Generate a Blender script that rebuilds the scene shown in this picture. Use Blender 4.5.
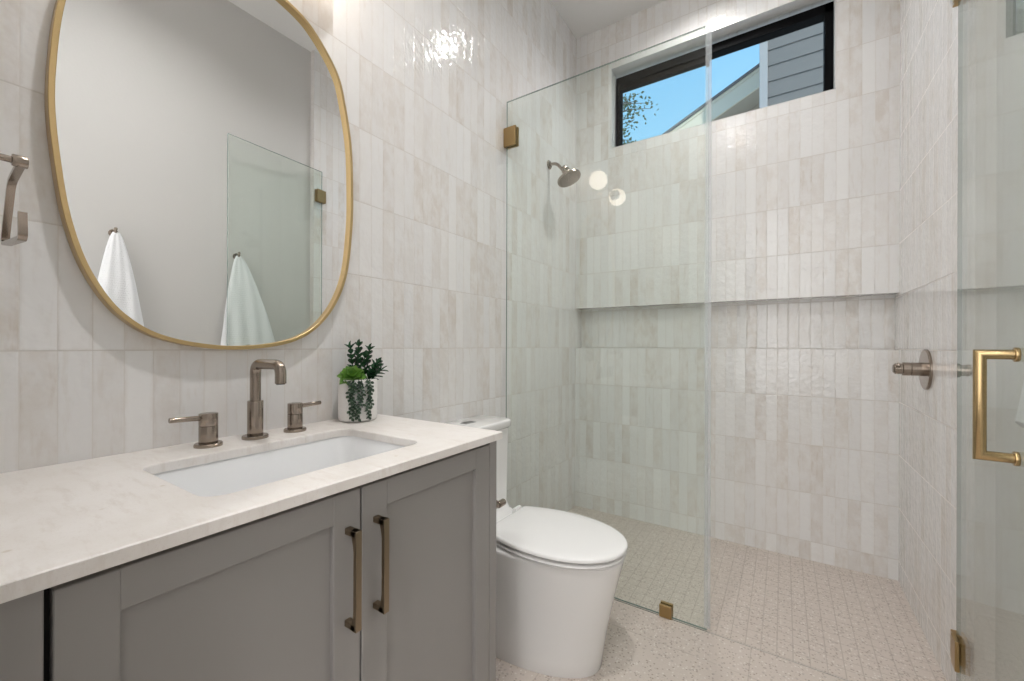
import bpy, bmesh, math, random
from mathutils import Vector, Matrix
random.seed(7)
PI = math.pi
scene = bpy.context.scene
for o in list(bpy.data.objects):
    bpy.data.objects.remove(o)

# ------------------------------------------------------------------ camera
CAM = Vector((1.2401, 0.0, 1.14))
cd = bpy.data.cameras.new('camera')
cd.sensor_width = 36.0
cd.lens = 415.0 * 36.0 / 1024.0
cd.shift_y = 4.7 / 1024.0
cd.clip_start = 0.02
cam = bpy.data.objects.new('camera', cd)
scene.collection.objects.link(cam)
YAW = math.atan2(272.0, 415.0)
cam.matrix_world = (Matrix.Translation(CAM) @ Matrix.Rotation(YAW, 4, 'Z')
                    @ Matrix.Rotation(PI / 2, 4, 'X') @ Matrix.Rotation(0.003, 4, 'Z'))
scene.camera = cam

# ------------------------------------------------------------------ view, exposure
vs = scene.view_settings
vs.view_transform = 'Standard'
vs.look = 'None'
vs.gamma = 1.0
vs.use_curve_mapping = False
vs.exposure = 0.60

# ------------------------------------------------------------------ light levels
SKY_STRENGTH = 0.84
SUN_STRENGTH = 2.5
HALL_FILL_POWER = 12.0
CAN_EMIT = 510.0
SHOWER_CAN_EMIT = 315.0
GLOBE_EMIT = 5.0

# world: blue sky, paler towards the horizon, soft clouds
world = bpy.data.worlds.new('sky')
scene.world = world
world.use_nodes = True
wn = world.node_tree
wn.nodes.clear()
def wnode(t):
    return wn.nodes.new(t)
tc = wnode('ShaderNodeTexCoord')
sx = wnode('ShaderNodeSeparateXYZ')
wn.links.new(tc.outputs['Generated'], sx.inputs[0])
ramp = wnode('ShaderNodeValToRGB')
ramp.color_ramp.elements[0].position = 0.0
ramp.color_ramp.elements[0].color = (0.62, 0.80, 0.92, 1)
ramp.color_ramp.elements[1].position = 0.55
ramp.color_ramp.elements[1].color = (0.24, 0.55, 0.88, 1)
e = ramp.color_ramp.elements.new(0.30)
e.color = (0.38, 0.71, 0.95, 1)
wn.links.new(sx.outputs['Z'], ramp.inputs[0])
cn = wnode('ShaderNodeTexNoise')
cn.inputs['Scale'].default_value = 3.2
cn.inputs['Detail'].default_value = 6
wn.links.new(tc.outputs['Generated'], cn.inputs['Vector'])
cm = wnode('ShaderNodeMapRange')
cm.inputs['From Min'].default_value = 0.52
cm.inputs['From Max'].default_value = 0.72
wn.links.new(cn.outputs['Fac'], cm.inputs['Value'])
hz = wnode('ShaderNodeMapRange')
hz.inputs['From Min'].default_value = 0.42
hz.inputs['From Max'].default_value = 0.26
wn.links.new(sx.outputs['Z'], hz.inputs['Value'])
cmul = wnode('ShaderNodeMath'); cmul.operation = 'MULTIPLY'
wn.links.new(cm.outputs[0], cmul.inputs[0]); wn.links.new(hz.outputs[0], cmul.inputs[1])
cmix = wnode('ShaderNodeMix'); cmix.data_type = 'RGBA'
cmix.inputs['B'].default_value = (0.95, 0.96, 0.97, 1)
wn.links.new(cmul.outputs[0], cmix.inputs['Factor'])
wn.links.new(ramp.outputs[0], cmix.inputs['A'])
bg = wnode('ShaderNodeBackground')
bg.inputs['Strength'].default_value = SKY_STRENGTH
wn.links.new(cmix.outputs['Result'], bg.inputs['Color'])
wo = wnode('ShaderNodeOutputWorld')
wn.links.new(bg.outputs[0], wo.inputs['Surface'])

sd = bpy.data.lights.new('sun', 'SUN')
sd.energy = SUN_STRENGTH
sd.angle = 0.02
sd.color = (1.0, 0.95, 0.88)
sun = bpy.data.objects.new('sun', sd)
scene.collection.objects.link(sun)
sun.rotation_euler = (Vector((-0.42, 0.55, -0.72)).to_track_quat('-Z', 'Y')).to_euler()

# added fill light in the unseen hall behind the camera, brightens the room
hd = bpy.data.lights.new('hall_fill', 'AREA')
hd.shape = 'RECTANGLE'
hd.size = 1.0
hd.size_y = 2.2
hd.energy = HALL_FILL_POWER
hd.color = (1.0, 1.0, 1.0)
hall = bpy.data.objects.new('hall_fill', hd)
scene.collection.objects.link(hall)
hall.location = (1.18, -1.15, 1.75)
hall.rotation_euler = (math.radians(90), 0, 0)

# ------------------------------------------------------------------ dimensions
W, D, GY, H = 1.708, 2.72, 1.82, 3.32
CANS = [(1.15, -0.75), (0.85, 0.70), (0.85, 2.28)]   # recessed downlights; the first, in the hall, is an added fill
TILE_W, TILE_H, ROW0 = 0.0512, 0.2565, 1.126

# ------------------------------------------------------------------ node helpers
class NT:
    def __init__(self, name):
        self.m = bpy.data.materials.new(name)
        self.m.use_nodes = True
        self.t = self.m.node_tree
        self.t.nodes.clear()
        self.out = self.t.nodes.new('ShaderNodeOutputMaterial')
    def node(self, typ, **props):
        n = self.t.nodes.new(typ)
        for k, v in props.items():
            setattr(n, k, v)
        return n
    def link(self, a, b):
        self.t.links.new(a, b)
    def put(self, sock, v):
        if hasattr(v, 'is_output'):
            self.link(v, sock)
        else:
            sock.default_value = v
    def math(self, op, a, b=0.0, c=None, clamp=False):
        n = self.node('ShaderNodeMath', operation=op, use_clamp=clamp)
        self.put(n.inputs[0], a)
        if op not in ('FLOOR', 'FRACT', 'ABSOLUTE', 'SQRT', 'SINE', 'COSINE'):
            self.put(n.inputs[1], b)
        if c is not None:
            self.put(n.inputs[2], c)
        return n.outputs[0]
    def maprange(self, v, a, b, c=0.0, d=1.0, smooth=True):
        n = self.node('ShaderNodeMapRange', interpolation_type='SMOOTHSTEP' if smooth else 'LINEAR')
        self.put(n.inputs['Value'], v)
        n.inputs['From Min'].default_value = a
        n.inputs['From Max'].default_value = b
        n.inputs['To Min'].default_value = c
        n.inputs['To Max'].default_value = d
        return n.outputs[0]
    def mix(self, f, a, b, blend='MIX'):
        n = self.node('ShaderNodeMix', data_type='RGBA', blend_type=blend)
        self.put(n.inputs['Factor'], f)
        for s, v in (('A', a), ('B', b)):
            v = v if hasattr(v, 'is_output') else (*v, 1.0)
            self.put(n.inputs[s], v)
        return n.outputs['Result']
    def combine(self, x, y, z):
        n = self.node('ShaderNodeCombineXYZ')
        for s, v in zip(n.inputs, (x, y, z)):
            self.put(s, v)
        return n.outputs[0]
    def noise(self, vec, scale=5.0, detail=2.0, rough=0.5):
        n = self.node('ShaderNodeTexNoise')
        self.put(n.inputs['Vector'], vec)
        n.inputs['Scale'].default_value = scale
        n.inputs['Detail'].default_value = detail
        n.inputs['Roughness'].default_value = rough
        return n
    def pos(self):
        g = self.node('ShaderNodeNewGeometry')
        return g.outputs['Position']
    def obj(self):
        return self.node('ShaderNodeTexCoord').outputs['Object']
    def sep(self, v):
        n = self.node('ShaderNodeSeparateXYZ')
        self.link(v, n.inputs[0])
        return n.outputs
    def bump(self, h, dist=1.0, strength=1.0):
        n = self.node('ShaderNodeBump')
        n.inputs['Distance'].default_value = dist
        n.inputs['Strength'].default_value = strength
        self.put(n.inputs['Height'], h)
        return n.outputs[0]
    def bsdf(self, color=(0.8, 0.8, 0.8), rough=0.5, metal=0.0, normal=None, **kw):
        p = self.node('ShaderNodeBsdfPrincipled')
        self.put(p.inputs['Base Color'], color if hasattr(color, 'is_output') else (*color, 1.0))
        self.put(p.inputs['Roughness'], rough)
        self.put(p.inputs['Metallic'], metal)
        if normal is not None:
            self.link(normal, p.inputs['Normal'])
        for k, v in kw.items():
            p.inputs[k.replace('_', ' ')].default_value = v
        self.link(p.outputs[0], self.out.inputs['Surface'])
        return p

def simple(name, color, rough=0.5, metal=0.0, bump=None, vary=0.0, **kw):
    n = NT(name)
    nrm = None
    col = color
    if bump:
        scale, amt = bump
        nz = n.noise(n.obj(), scale, 3.0)
        nrm = n.bump(nz.outputs['Fac'], amt)
    if vary:
        nz = n.noise(n.obj(), 9.0, 4.0)
        col = n.mix(nz.outputs['Fac'], tuple(c * (1 - vary) for c in color), tuple(min(1, c * (1 + vary)) for c in color))
    n.bsdf(col, rough, metal, nrm, **kw)
    return n.m

# ------------------------------------------------------------------ materials
def tile_material(name, axis, off, seed):
    n = NT(name)
    p = n.sep(n.pos())
    u, v = p[axis], p[2]
    a = n.math('DIVIDE', n.math('SUBTRACT', u, off), TILE_W)
    b = n.math('DIVIDE', n.math('SUBTRACT', v, ROW0), TILE_H)
    i, j = n.math('FLOOR', a), n.math('FLOOR', b)
    fu = n.math('MULTIPLY', n.math('FRACT', a), TILE_W)
    fv = n.math('MULTIPLY', n.math('FRACT', b), TILE_H)
    eu = n.math('MINIMUM', fu, n.math('SUBTRACT', TILE_W, fu))
    ev = n.math('MINIMUM', fv, n.math('SUBTRACT', TILE_H, fv))
    wn1 = n.node('ShaderNodeTexWhiteNoise', noise_dimensions='3D')
    n.link(n.combine(n.math('ADD', i, seed), j, seed * 0.37), wn1.inputs['Vector'])
    rnd = n.node('ShaderNodeSeparateColor')
    n.link(wn1.outputs['Color'], rnd.inputs[0])
    r1, r2, r3 = rnd.outputs
    rv = wn1.outputs['Value']
    shift = n.math('MULTIPLY', rv, 37.0)
    vec = n.combine(n.math('ADD', u, shift), n.math('MULTIPLY', v, 0.55), shift)
    blotch = n.noise(vec, 22.0, 4.0, 0.62).outputs['Fac']
    streak = n.noise(n.combine(n.math('MULTIPLY', n.math('ADD', u, shift), 6.0), v, shift), 11.0, 3.0, 0.6).outputs['Fac']
    # how beige this tile is: most are off-white, a few sandy
    tone = n.math('POWER', r1, 2.0)
    bl = n.maprange(blotch, 0.36, 0.66)
    amt = n.math('MULTIPLY', tone, n.math('ADD', 0.20, n.math('MULTIPLY', bl, 0.42)))
    amt = n.math('ADD', amt, n.math('MULTIPLY', n.maprange(streak, 0.52, 0.75), n.math('MULTIPLY', r2, 0.32)), clamp=True)
    # thin fired edges, sandier
    edge = n.maprange(n.math('MINIMUM', eu, ev), 0.0, 0.009, 1.0, 0.0)
    amt = n.math('ADD', amt, n.math('MULTIPLY', edge, n.math('MULTIPLY', n.math('MULTIPLY', r3, bl), 0.34)), clamp=True)
    base = n.mix(r2, (0.82, 0.81, 0.80), (0.77, 0.76, 0.752))
    col = n.mix(amt, base, (0.615, 0.55, 0.485))
    gm = n.math('MAXIMUM', n.maprange(eu, 0.0005, 0.0013, 1.0, 0.0), n.maprange(ev, 0.0010, 0.0022, 1.0, 0.0))
    gcol = n.mix(n.maprange(ev, 0.0010, 0.0022, 1.0, 0.0), (0.665, 0.635, 0.60), (0.60, 0.565, 0.53))
    col = n.mix(n.math('MULTIPLY', gm, 0.85), col, gcol)
    # relief: every tile sits slightly off true and its glaze ripples
    cu = n.math('SUBTRACT', fu, TILE_W / 2)
    cv = n.math('SUBTRACT', fv, TILE_H / 2)
    tilt = n.math('ADD', n.math('MULTIPLY', n.math('MULTIPLY', n.math('SUBTRACT', r2, 0.5), 0.035), cu),
                  n.math('MULTIPLY', n.math('MULTIPLY', n.math('SUBTRACT', r3, 0.5), 0.022), cv))
    wav = n.math('MULTIPLY', n.noise(n.combine(n.math('ADD', u, shift), v, shift), 30.0, 2.0).outputs['Fac'], 0.0025)
    rnd_e = n.math('MULTIPLY', n.maprange(n.math('MINIMUM', eu, ev), 0.0, 0.004), 0.0003)
    hgt = n.math('ADD', n.math('ADD', tilt, wav), rnd_e)
    nrm = n.bump(hgt, 1.0)
    rough = n.math('ADD', 0.08, n.math('MULTIPLY', gm, 0.6))
    n.bsdf(col, rough, 0.0, nrm)
    return n.m

M = {}
M['tile_left'] = tile_material('glazed_tile_left', 1, -0.0046, 3.0)
M['tile_back'] = tile_material('glazed_tile_back', 0, 0.0306, 11.0)
M['tile_right'] = tile_material('glazed_tile_right', 1, 0.02, 23.0)
M['paint'] = simple('wall_paint', (0.585, 0.575, 0.557), 0.55, bump=(60.0, 0.0004))
M['ceiling'] = simple('ceiling_paint', (0.80, 0.79, 0.775), 0.7)
M['reveal'] = simple('white_trim_paint', (0.68, 0.67, 0.655), 0.4)

def terrazzo(name, mosaic):
    n = NT(name)
    P = n.pos()
    p = n.sep(P)
    vor = n.node('ShaderNodeTexVoronoi')
    n.link(P, vor.inputs['Vector']); vor.inputs['Scale'].default_value = 112.0
    c = n.node('ShaderNodeSeparateColor'); n.link(vor.outputs['Color'], c.inputs[0])
    vor2 = n.node('ShaderNodeTexVoronoi')
    n.link(P, vor2.inputs['Vector']); vor2.inputs['Scale'].default_value = 62.0
    c2 = n.node('ShaderNodeSeparateColor'); n.link(vor2.outputs['Color'], c2.inputs[0])
    fine = n.noise(P, 160.0, 3.0, 0.6).outputs['Fac']
    cloud = n.noise(P, 5.0, 3.0, 0.5).outputs['Fac']
    base = n.mix(cloud, (0.53, 0.462, 0.408), (0.605, 0.535, 0.48))
    base = n.mix(n.maprange(fine, 0.35, 0.65), base, (0.60, 0.53, 0.475))
    chipshape = n.maprange(vor.outputs['Distance'], 0.25, 0.5, 1.0, 0.0)
    light = n.math('MULTIPLY', n.math('GREATER_THAN', c.outputs[0], 0.72), chipshape)
    dark = n.math('MULTIPLY', n.math('GREATER_THAN', c.outputs[1], 0.72), chipshape)
    col = n.mix(n.math('MULTIPLY', light, 0.6), base, (0.78, 0.75, 0.70))
    col = n.mix(n.math('MULTIPLY', dark, 0.9), col, (0.34, 0.275, 0.225))
    big = n.math('MULTIPLY', n.math('GREATER_THAN', c2.outputs[2], 0.86), n.maprange(vor2.outputs['Distance'], 0.15, 0.4, 1.0, 0.0))
    col = n.mix(n.math('MULTIPLY', big, 0.7), col, (0.40, 0.35, 0.31))
    if mosaic:
        pu, pv, ou, ov, gw = 0.0508, 0.0508, 0.001, 1.818 - 0.0508 * 40, 0.0011
        fu = n.math('MULTIPLY', n.math('FRACT', n.math('DIVIDE', n.math('SUBTRACT', p[0], ou), pu)), pu)
        fv = n.math('MULTIPLY', n.math('FRACT', n.math('DIVIDE', n.math('SUBTRACT', p[1], ov), pv)), pv)
        eu = n.math('MINIMUM', fu, n.math('SUBTRACT', pu, fu))
        ev = n.math('MINIMUM', fv, n.math('SUBTRACT', pv, fv))
        e_ = n.math('MINIMUM', eu, ev)
    else:
        pu, pv, gw = 0.61, 0.305, 0.0011
        b = n.math('DIVIDE', n.math('SUBTRACT', p[1], 1.645 - 0.305 * 12), pv)
        row = n.math('FLOOR', b)
        sh = n.math('MULTIPLY', n.math('FRACT', n.math('MULTIPLY', row, 1.0)), pu)
        fu = n.math('MULTIPLY', n.math('FRACT', n.math('DIVIDE', n.math('SUBTRACT', n.math('ADD', p[0], sh), 1.14 - pu * 6), pu)), pu)
        fv = n.math('MULTIPLY', n.math('FRACT', b), pv)
        e_ = n.math('MINIMUM', n.math('MINIMUM', fu, n.math('SUBTRACT', pu, fu)), n.math('MINIMUM', fv, n.math('SUBTRACT', pv, fv)))
    g = n.maprange(e_, gw, gw * 2.0, 1.0, 0.0)
    col = n.mix(n.math('MULTIPLY', g, 0.55), col, (0.40, 0.34, 0.29))
    nrm = n.bump(n.math('MULTIPLY', g, -0.0008), 1.0)
    n.bsdf(col, 0.42, 0.0, nrm)
    return n.m
M['terrazzo'] = terrazzo('terrazzo_floor', False)
M['mosaic'] = terrazzo('terrazzo_mosaic', True)

def quartz():
    n = NT('quartz_top')
    P = n.pos()
    a = n.noise(P, 7.0, 6.0, 0.62).outputs['Fac']
    f = n.noise(P, 240.0, 3.0, 0.7).outputs['Fac']
    st = n.node('ShaderNodeMapping'); n.link(P, st.inputs['Vector'])
    st.inputs['Rotation'].default_value = (0, 0, 0.5)
    st.inputs['Scale'].default_value = (5.0, 22.0, 5.0)
    s = n.noise(st.outputs[0], 2.2, 5.0, 0.7).outputs['Fac']
    col = n.mix(n.maprange(a, 0.35, 0.65), (0.755, 0.715, 0.675), (0.81, 0.775, 0.745))
    col = n.mix(n.math('MULTIPLY', n.maprange(s, 0.48, 0.72), 0.6), col, (0.66, 0.60, 0.545))
    col = n.mix(n.math('MULTIPLY', n.maprange(f, 0.55, 0.8), 0.4), col, (0.56, 0.49, 0.42))
    v = n.node('ShaderNodeTexVoronoi'); n.link(P, v.inputs['Vector']); v.inputs['Scale'].default_value = 38.0
    c = n.node('ShaderNodeSeparateColor'); n.link(v.outputs['Color'], c.inputs[0])
    fleck = n.math('MULTIPLY', n.math('GREATER_THAN', c.outputs[0], 0.94), n.maprange(v.outputs['Distance'], 0.08, 0.22, 1.0, 0.0))
    col = n.mix(n.math('MULTIPLY', fleck, 0.5), col, (0.50, 0.41, 0.30))
    n.bsdf(col, 0.32)
    return n.m
M['quartz'] = quartz()
M['cabinet'] = simple('grey_cabinet_paint', (0.30, 0.287, 0.275), 0.42)
M['dark'] = simple('dark_gap', (0.015, 0.014, 0.013), 0.8)

def brushed(name, col, rough):
    n = NT(name)
    r = rough
    n.bsdf(col, r, 1.0)
    return n.m
M['nickel'] = brushed('brushed_bronze_nickel', (0.335, 0.282, 0.238), 0.22)
M['bronze'] = brushed('dark_bronze', (0.30, 0.235, 0.165), 0.30)
M['brass'] = brushed('satin_brass', (0.47, 0.34, 0.175), 0.24)
M['mirrorbrass'] = brushed('pale_satin_brass', (0.62, 0.455, 0.23), 0.3)
M['clampbrass'] = brushed('aged_brass', (0.40, 0.275, 0.13), 0.30)
M['steel'] = brushed('brushed_steel', (0.72, 0.70, 0.68), 0.25)
M['greysteel'] = brushed('grey_steel', (0.36, 0.36, 0.37), 0.3)
M['porcelain'] = simple('white_porcelain', (0.84, 0.83, 0.82), 0.08, Coat_Weight=0.4, Coat_Roughness=0.03)
M['basin'] = simple('white_basin_porcelain', (0.84, 0.845, 0.85), 0.08)
M['plastic'] = simple('white_seat_plastic', (0.86, 0.85, 0.84), 0.14)
M['pot'] = simple('white_ceramic_pot', (0.80, 0.78, 0.765), 0.4)
M['soil'] = simple('dark_soil', (0.03, 0.024, 0.018), 0.9, bump=(120.0, 0.004))
M['black'] = simple('black_window_frame', (0.004, 0.004, 0.0045), 0.6, Specular_IOR_Level=0.05)
M['blackwarm'] = simple('black_sash', (0.009, 0.007, 0.006), 0.6, Specular_IOR_Level=0.05)
M['paper'] = simple('tissue_paper', (0.85, 0.84, 0.83), 0.9, bump=(200.0, 0.0003))
M['siding'] = simple('blue_grey_siding', (0.125, 0.131, 0.130), 0.6, bump=(30.0, 0.001))
M['corner'] = simple('pale_corner_board', (0.31, 0.325, 0.335), 0.6)
M['fascia'] = simple('cream_fascia', (0.70, 0.65, 0.54), 0.6)
M['soffit'] = simple('tan_gable_siding', (0.42, 0.37, 0.30), 0.7)
M['shingle'] = simple('grey_shingles', (0.15, 0.15, 0.155), 0.85, bump=(40.0, 0.004))
M['bark'] = simple('grey_bark', (0.14, 0.11, 0.085), 0.9, bump=(30.0, 0.01))
M['rubber'] = simple('dark_nozzle_rubber', (0.10, 0.085, 0.075), 0.5)

def leafmat(name, c1, c2, rough=0.38):
    n = NT(name)
    nz = n.noise(n.pos(), 60.0, 2.0).outputs['Fac']
    n.bsdf(n.mix(n.maprange(nz, 0.3, 0.7), c1, c2), rough)
    return n.m
M['zz'] = leafmat('dark_green_leaf', (0.012, 0.045, 0.022), (0.030, 0.095, 0.040), 0.25)
M['rosette'] = leafmat('bright_green_leaf', (0.06, 0.17, 0.018), (0.14, 0.29, 0.04))
M['pearl'] = leafmat('dark_trailing_leaf', (0.012, 0.035, 0.018), (0.040, 0.085, 0.045))
M['treeleaf'] = leafmat('tree_leaf', (0.045, 0.075, 0.03), (0.11, 0.15, 0.06), 0.6)

def towel_mat():
    n = NT('white_terry')
    P = n.pos()
    p = n.sep(P)
    w = n.node('ShaderNodeTexVoronoi'); n.link(P, w.inputs['Vector']); w.inputs['Scale'].default_value = 210.0
    rows = n.math('SINE', n.math('MULTIPLY', p[2], 520.0))
    h = n.math('ADD', n.math('MULTIPLY', w.outputs['Distance'], 0.0012), n.math('MULTIPLY', rows, 0.00025))
    n.bsdf((0.83, 0.84, 0.86), 0.95, 0.0, n.bump(h, 1.0))
    return n.m
M['towel'] = towel_mat()

def glass_mat(name, tint, f0boost=1.0, rough=0.0):
    n = NT(name)
    tr = n.node('ShaderNodeBsdfTransparent'); tr.inputs[0].default_value = (*tint, 1)
    gl = n.node('ShaderNodeBsdfGlossy'); gl.inputs['Roughness'].default_value = rough
    g_ = n.node('ShaderNodeNewGeometry')
    dt = n.node('ShaderNodeVectorMath', operation='DOT_PRODUCT')
    n.link(g_.outputs['Normal'], dt.inputs[0]); n.link(g_.outputs['Incoming'], dt.inputs[1])
    om = n.math('SUBTRACT', 1.0, n.math('ABSOLUTE', dt.outputs['Value']), clamp=True)
    fr = n.math('ADD', 0.04, n.math('MULTIPLY', n.math('POWER', om, 5.0), 0.96))
    mx = n.node('ShaderNodeMixShader')
    n.link(n.math('MULTIPLY', fr, f0boost, clamp=True), mx.inputs[0])
    n.link(tr.outputs[0], mx.inputs[1]); n.link(gl.outputs[0], mx.inputs[2])
    n.link(mx.outputs[0], n.out.inputs['Surface'])
    return n.m
M['glass'] = glass_mat('shower_glass', (0.972, 0.998, 0.982))
M['pane'] = glass_mat('window_glass', (0.99, 0.995, 0.995))
def vinyl_mat():
    n = NT('clear_vinyl')
    n.bsdf((0.80, 0.84, 0.86), 0.12, 0.0, None, Alpha=0.15)
    return n.m
M['vinyl'] = vinyl_mat()
def edge_mat():
    n = NT('green_glass_edge')
    n.bsdf((0.20, 0.27, 0.245), 0.12, 0.0, None, Alpha=0.75)
    return n.m
M['glassedge'] = edge_mat()
def mirror_mat():
    n = NT('silvered_mirror')
    n.bsdf((0.93, 0.935, 0.93), 0.0, 1.0)
    return n.m
M['mirror'] = mirror_mat()
def emit(name, col, s):
    n = NT(name)
    em = n.node('ShaderNodeEmission')
    em.inputs['Color'].default_value = (*col, 1); em.inputs['Strength'].default_value = s
    n.link(em.outputs[0], n.out.inputs['Surface'])
    return n.m
M['globe'] = emit('lit_opal_globe', (1.0, 0.86, 0.73), GLOBE_EMIT)
M['can'] = emit('lit_downlight', (1.0, 0.99, 0.985), CAN_EMIT)
M['showercan'] = emit('lit_shower_downlight', (1.0, 0.99, 0.985), SHOWER_CAN_EMIT)

# ------------------------------------------------------------------ mesh helpers
ORIGIN = {}
class MB:
    def __init__(self):
        self.bm = bmesh.new()
    def _merge(self, tmp, mi=0):
        vmap = {}
        for v in tmp.verts:
            vmap[v] = self.bm.verts.new(v.co)
        for f in tmp.faces:
            try:
                nf = self.bm.faces.new([vmap[v] for v in f.verts])
                nf.material_index = mi if mi else f.material_index
            except ValueError:
                pass
        tmp.free()
        return self
    def box(self, lo, hi, bevel=0.0, seg=1, mi=0, mat=None):
        t = bmesh.new()
        bmesh.ops.create_cube(t, size=1.0)
        for v in t.verts:
            v.co = Vector(((lo[k] + hi[k]) / 2 + v.co[k] * (hi[k] - lo[k]) for k in range(3)))
        if bevel > 0:
            bmesh.ops.bevel(t, geom=t.edges[:], offset=bevel, segments=seg, affect='EDGES', profile=0.5)
        if mat is not None:
            for v in t.verts:
                v.co = mat @ v.co
        return self._merge(t, mi)
    def quad(self, pts, mi=0):
        f = self.bm.faces.new([self.bm.verts.new(p) for p in pts])
        f.material_index = mi
        return self
    def loft(self, rings, cap0=True, cap1=True, closed=True, mi=0):
        vr = [[self.bm.verts.new(p) for p in r] for r in rings]
        n = len(vr[0])
        for a, b in zip(vr[:-1], vr[1:]):
            for k in range(n if closed else n - 1):
                f = self.bm.faces.new((a[k], a[(k + 1) % n], b[(k + 1) % n], b[k]))
                f.material_index = mi
        if cap0:
            self.bm.faces.new(vr[0][::-1]).material_index = mi
        if cap1:
            self.bm.faces.new(vr[-1]).material_index = mi
        return self
    def lathe(self, prof, origin=(0, 0, 0), axis=(0, 0, 1), seg=32, cap0=True, cap1=True):
        # prof: (radius, distance along axis)
        q = Vector((0, 0, 1)).rotation_difference(Vector(axis).normalized())
        o = Vector(origin)
        rings = []
        for r, h in prof:
            r = max(r, 0.00005)
            rings.append([o + q @ Vector((r * math.cos(2 * PI * k / seg), r * math.sin(2 * PI * k / seg), h)) for k in range(seg)])
        return self.loft(rings, cap0, cap1)
    def cyl(self, p0, p1, r0, r1=None, seg=24, bevel=0.0):
        p0, p1 = Vector(p0), Vector(p1)
        r1 = r0 if r1 is None else r1
        L = (p1 - p0).length
        if bevel:
            pr = [(r0 - bevel, 0), (r0 - bevel * 0.3, bevel * 0.3), (r0, bevel), (r1, L - bevel), (r1 - bevel * 0.3, L - bevel * 0.3), (r1 - bevel, L)]
        else:
            pr = [(r0, 0), (r1, L)]
        return self.lathe(pr, p0, p1 - p0, seg)
    def sphere(self, c, r, seg=24, rings=14, scale=(1, 1, 1)):
        t = bmesh.new()
        bmesh.ops.create_uvsphere(t, u_segments=seg, v_segments=rings, radius=r)
        for v in t.verts:
            v.co = Vector((v.co[k] * scale[k] + c[k] for k in range(3)))
        return self._merge(t)
    def tube(self, pts, rad, seg=16, section=None):
        pts = [Vector(p) for p in pts]
        rads = rad if isinstance(rad, (list, tuple)) else [rad] * len(pts)
        rings = []
        t0 = (pts[1] - pts[0]).normalized()
        ref = Vector((0, 0, 1)) if abs(t0.z) < 0.9 else Vector((0, 1, 0))
        nrm = (ref - t0 * ref.dot(t0)).normalized()
        for k, p in enumerate(pts):
            if k == 0:
                t = t0
            elif k == len(pts) - 1:
                t = (pts[k] - pts[k - 1]).normalized()
            else:
                t = ((pts[k + 1] - pts[k]).normalized() + (pts[k] - pts[k - 1]).normalized()).normalized()
            nrm = (nrm - t * nrm.dot(t)).normalized()
            bn = t.cross(nrm)
            if section:
                rings.append([p + nrm * a + bn * b for a, b in section])
            else:
                rings.append([p + (nrm * math.cos(2 * PI * q / seg) + bn * math.sin(2 * PI * q / seg)) * rads[k] for q in range(seg)])
        return self.loft(rings)
    def build(self, name, mat, parent=None, smooth=True, angle=28.0):
        bmesh.ops.recalc_face_normals(self.bm, faces=self.bm.faces[:])
        me = bpy.data.meshes.new(name)
        off = ORIGIN.get(parent.name, Vector()) if parent else Vector()
        for v in self.bm.verts:
            v.co -= off
        self.bm.to_mesh(me)
        self.bm.free()
        for m_ in (mat if isinstance(mat, list) else [mat]):
            me.materials.append(m_)
        if smooth:
            me.shade_smooth()
            me.set_sharp_from_angle(angle=math.radians(angle))
        o = bpy.data.objects.new(name, me)
        scene.collection.objects.link(o)
        if parent:
            o.parent = parent
        ORIGIN[o.name] = off.copy()
        return o

def tag(o, label=None, cat=None, group=None, kind=None):
    if label: o['label'] = label
    if cat: o['category'] = cat
    if group: o['group'] = group
    if kind: o['kind'] = kind
    return o
def thing(name, loc, label, cat, group=None):
    o = bpy.data.objects.new(name, None)
    o.empty_display_size = 0.05
    scene.collection.objects.link(o)
    o.location = loc
    ORIGIN[o.name] = Vector(loc)
    return tag(o, label, cat, group)
def copy_tree(o, parent=None):
    c = o.copy()
    scene.collection.objects.link(c)
    if parent: c.parent = parent
    for ch in list(o.children):
        copy_tree(ch, c)
    return c
def arc(c, r, a0, a1, n, ex, ez):
    c, ex, ez = Vector(c), Vector(ex), Vector(ez)
    return [c + ex * (r * math.cos(a0 + (a1 - a0) * k / n)) + ez * (r * math.sin(a0 + (a1 - a0) * k / n)) for k in range(n + 1)]
def round_path(pts, rads, n=6):
    """polyline with rounded inner corners"""
    pts = [Vector(p) for p in pts]
    out = [pts[0]]
    for k in range(1, len(pts) - 1):
        r = rads if not isinstance(rads, (list, tuple)) else rads[k - 1]
        a = (pts[k - 1] - pts[k]).normalized(); b = (pts[k + 1] - pts[k]).normalized()
        p0, p1 = pts[k] + a * r, pts[k] + b * r
        for q in range(n + 1):
            t = q / n
            out.append(p0 * (1 - t) ** 2 + pts[k] * 2 * t * (1 - t) + p1 * t * t)
    out.append(pts[-1])
    return out
def rrect(cx, cy, hx, hy, r, n=6):
    pts = []
    for (sx, sy, a0) in ((1, 1, 0), (-1, 1, PI / 2), (-1, -1, PI), (1, -1, 1.5 * PI)):
        for k in range(n + 1):
            a = a0 + PI / 2 * k / n
            pts.append((cx + sx * (hx - r) + r * math.cos(a), cy + sy * (hy - r) + r * math.sin(a)))
    return pts

# ================================================================== the room
NIB = 0.03       # face of the short wall at the left end of the vanity
HALLY = -1.3
RX = 1.75       # painted part of the right wall
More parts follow.
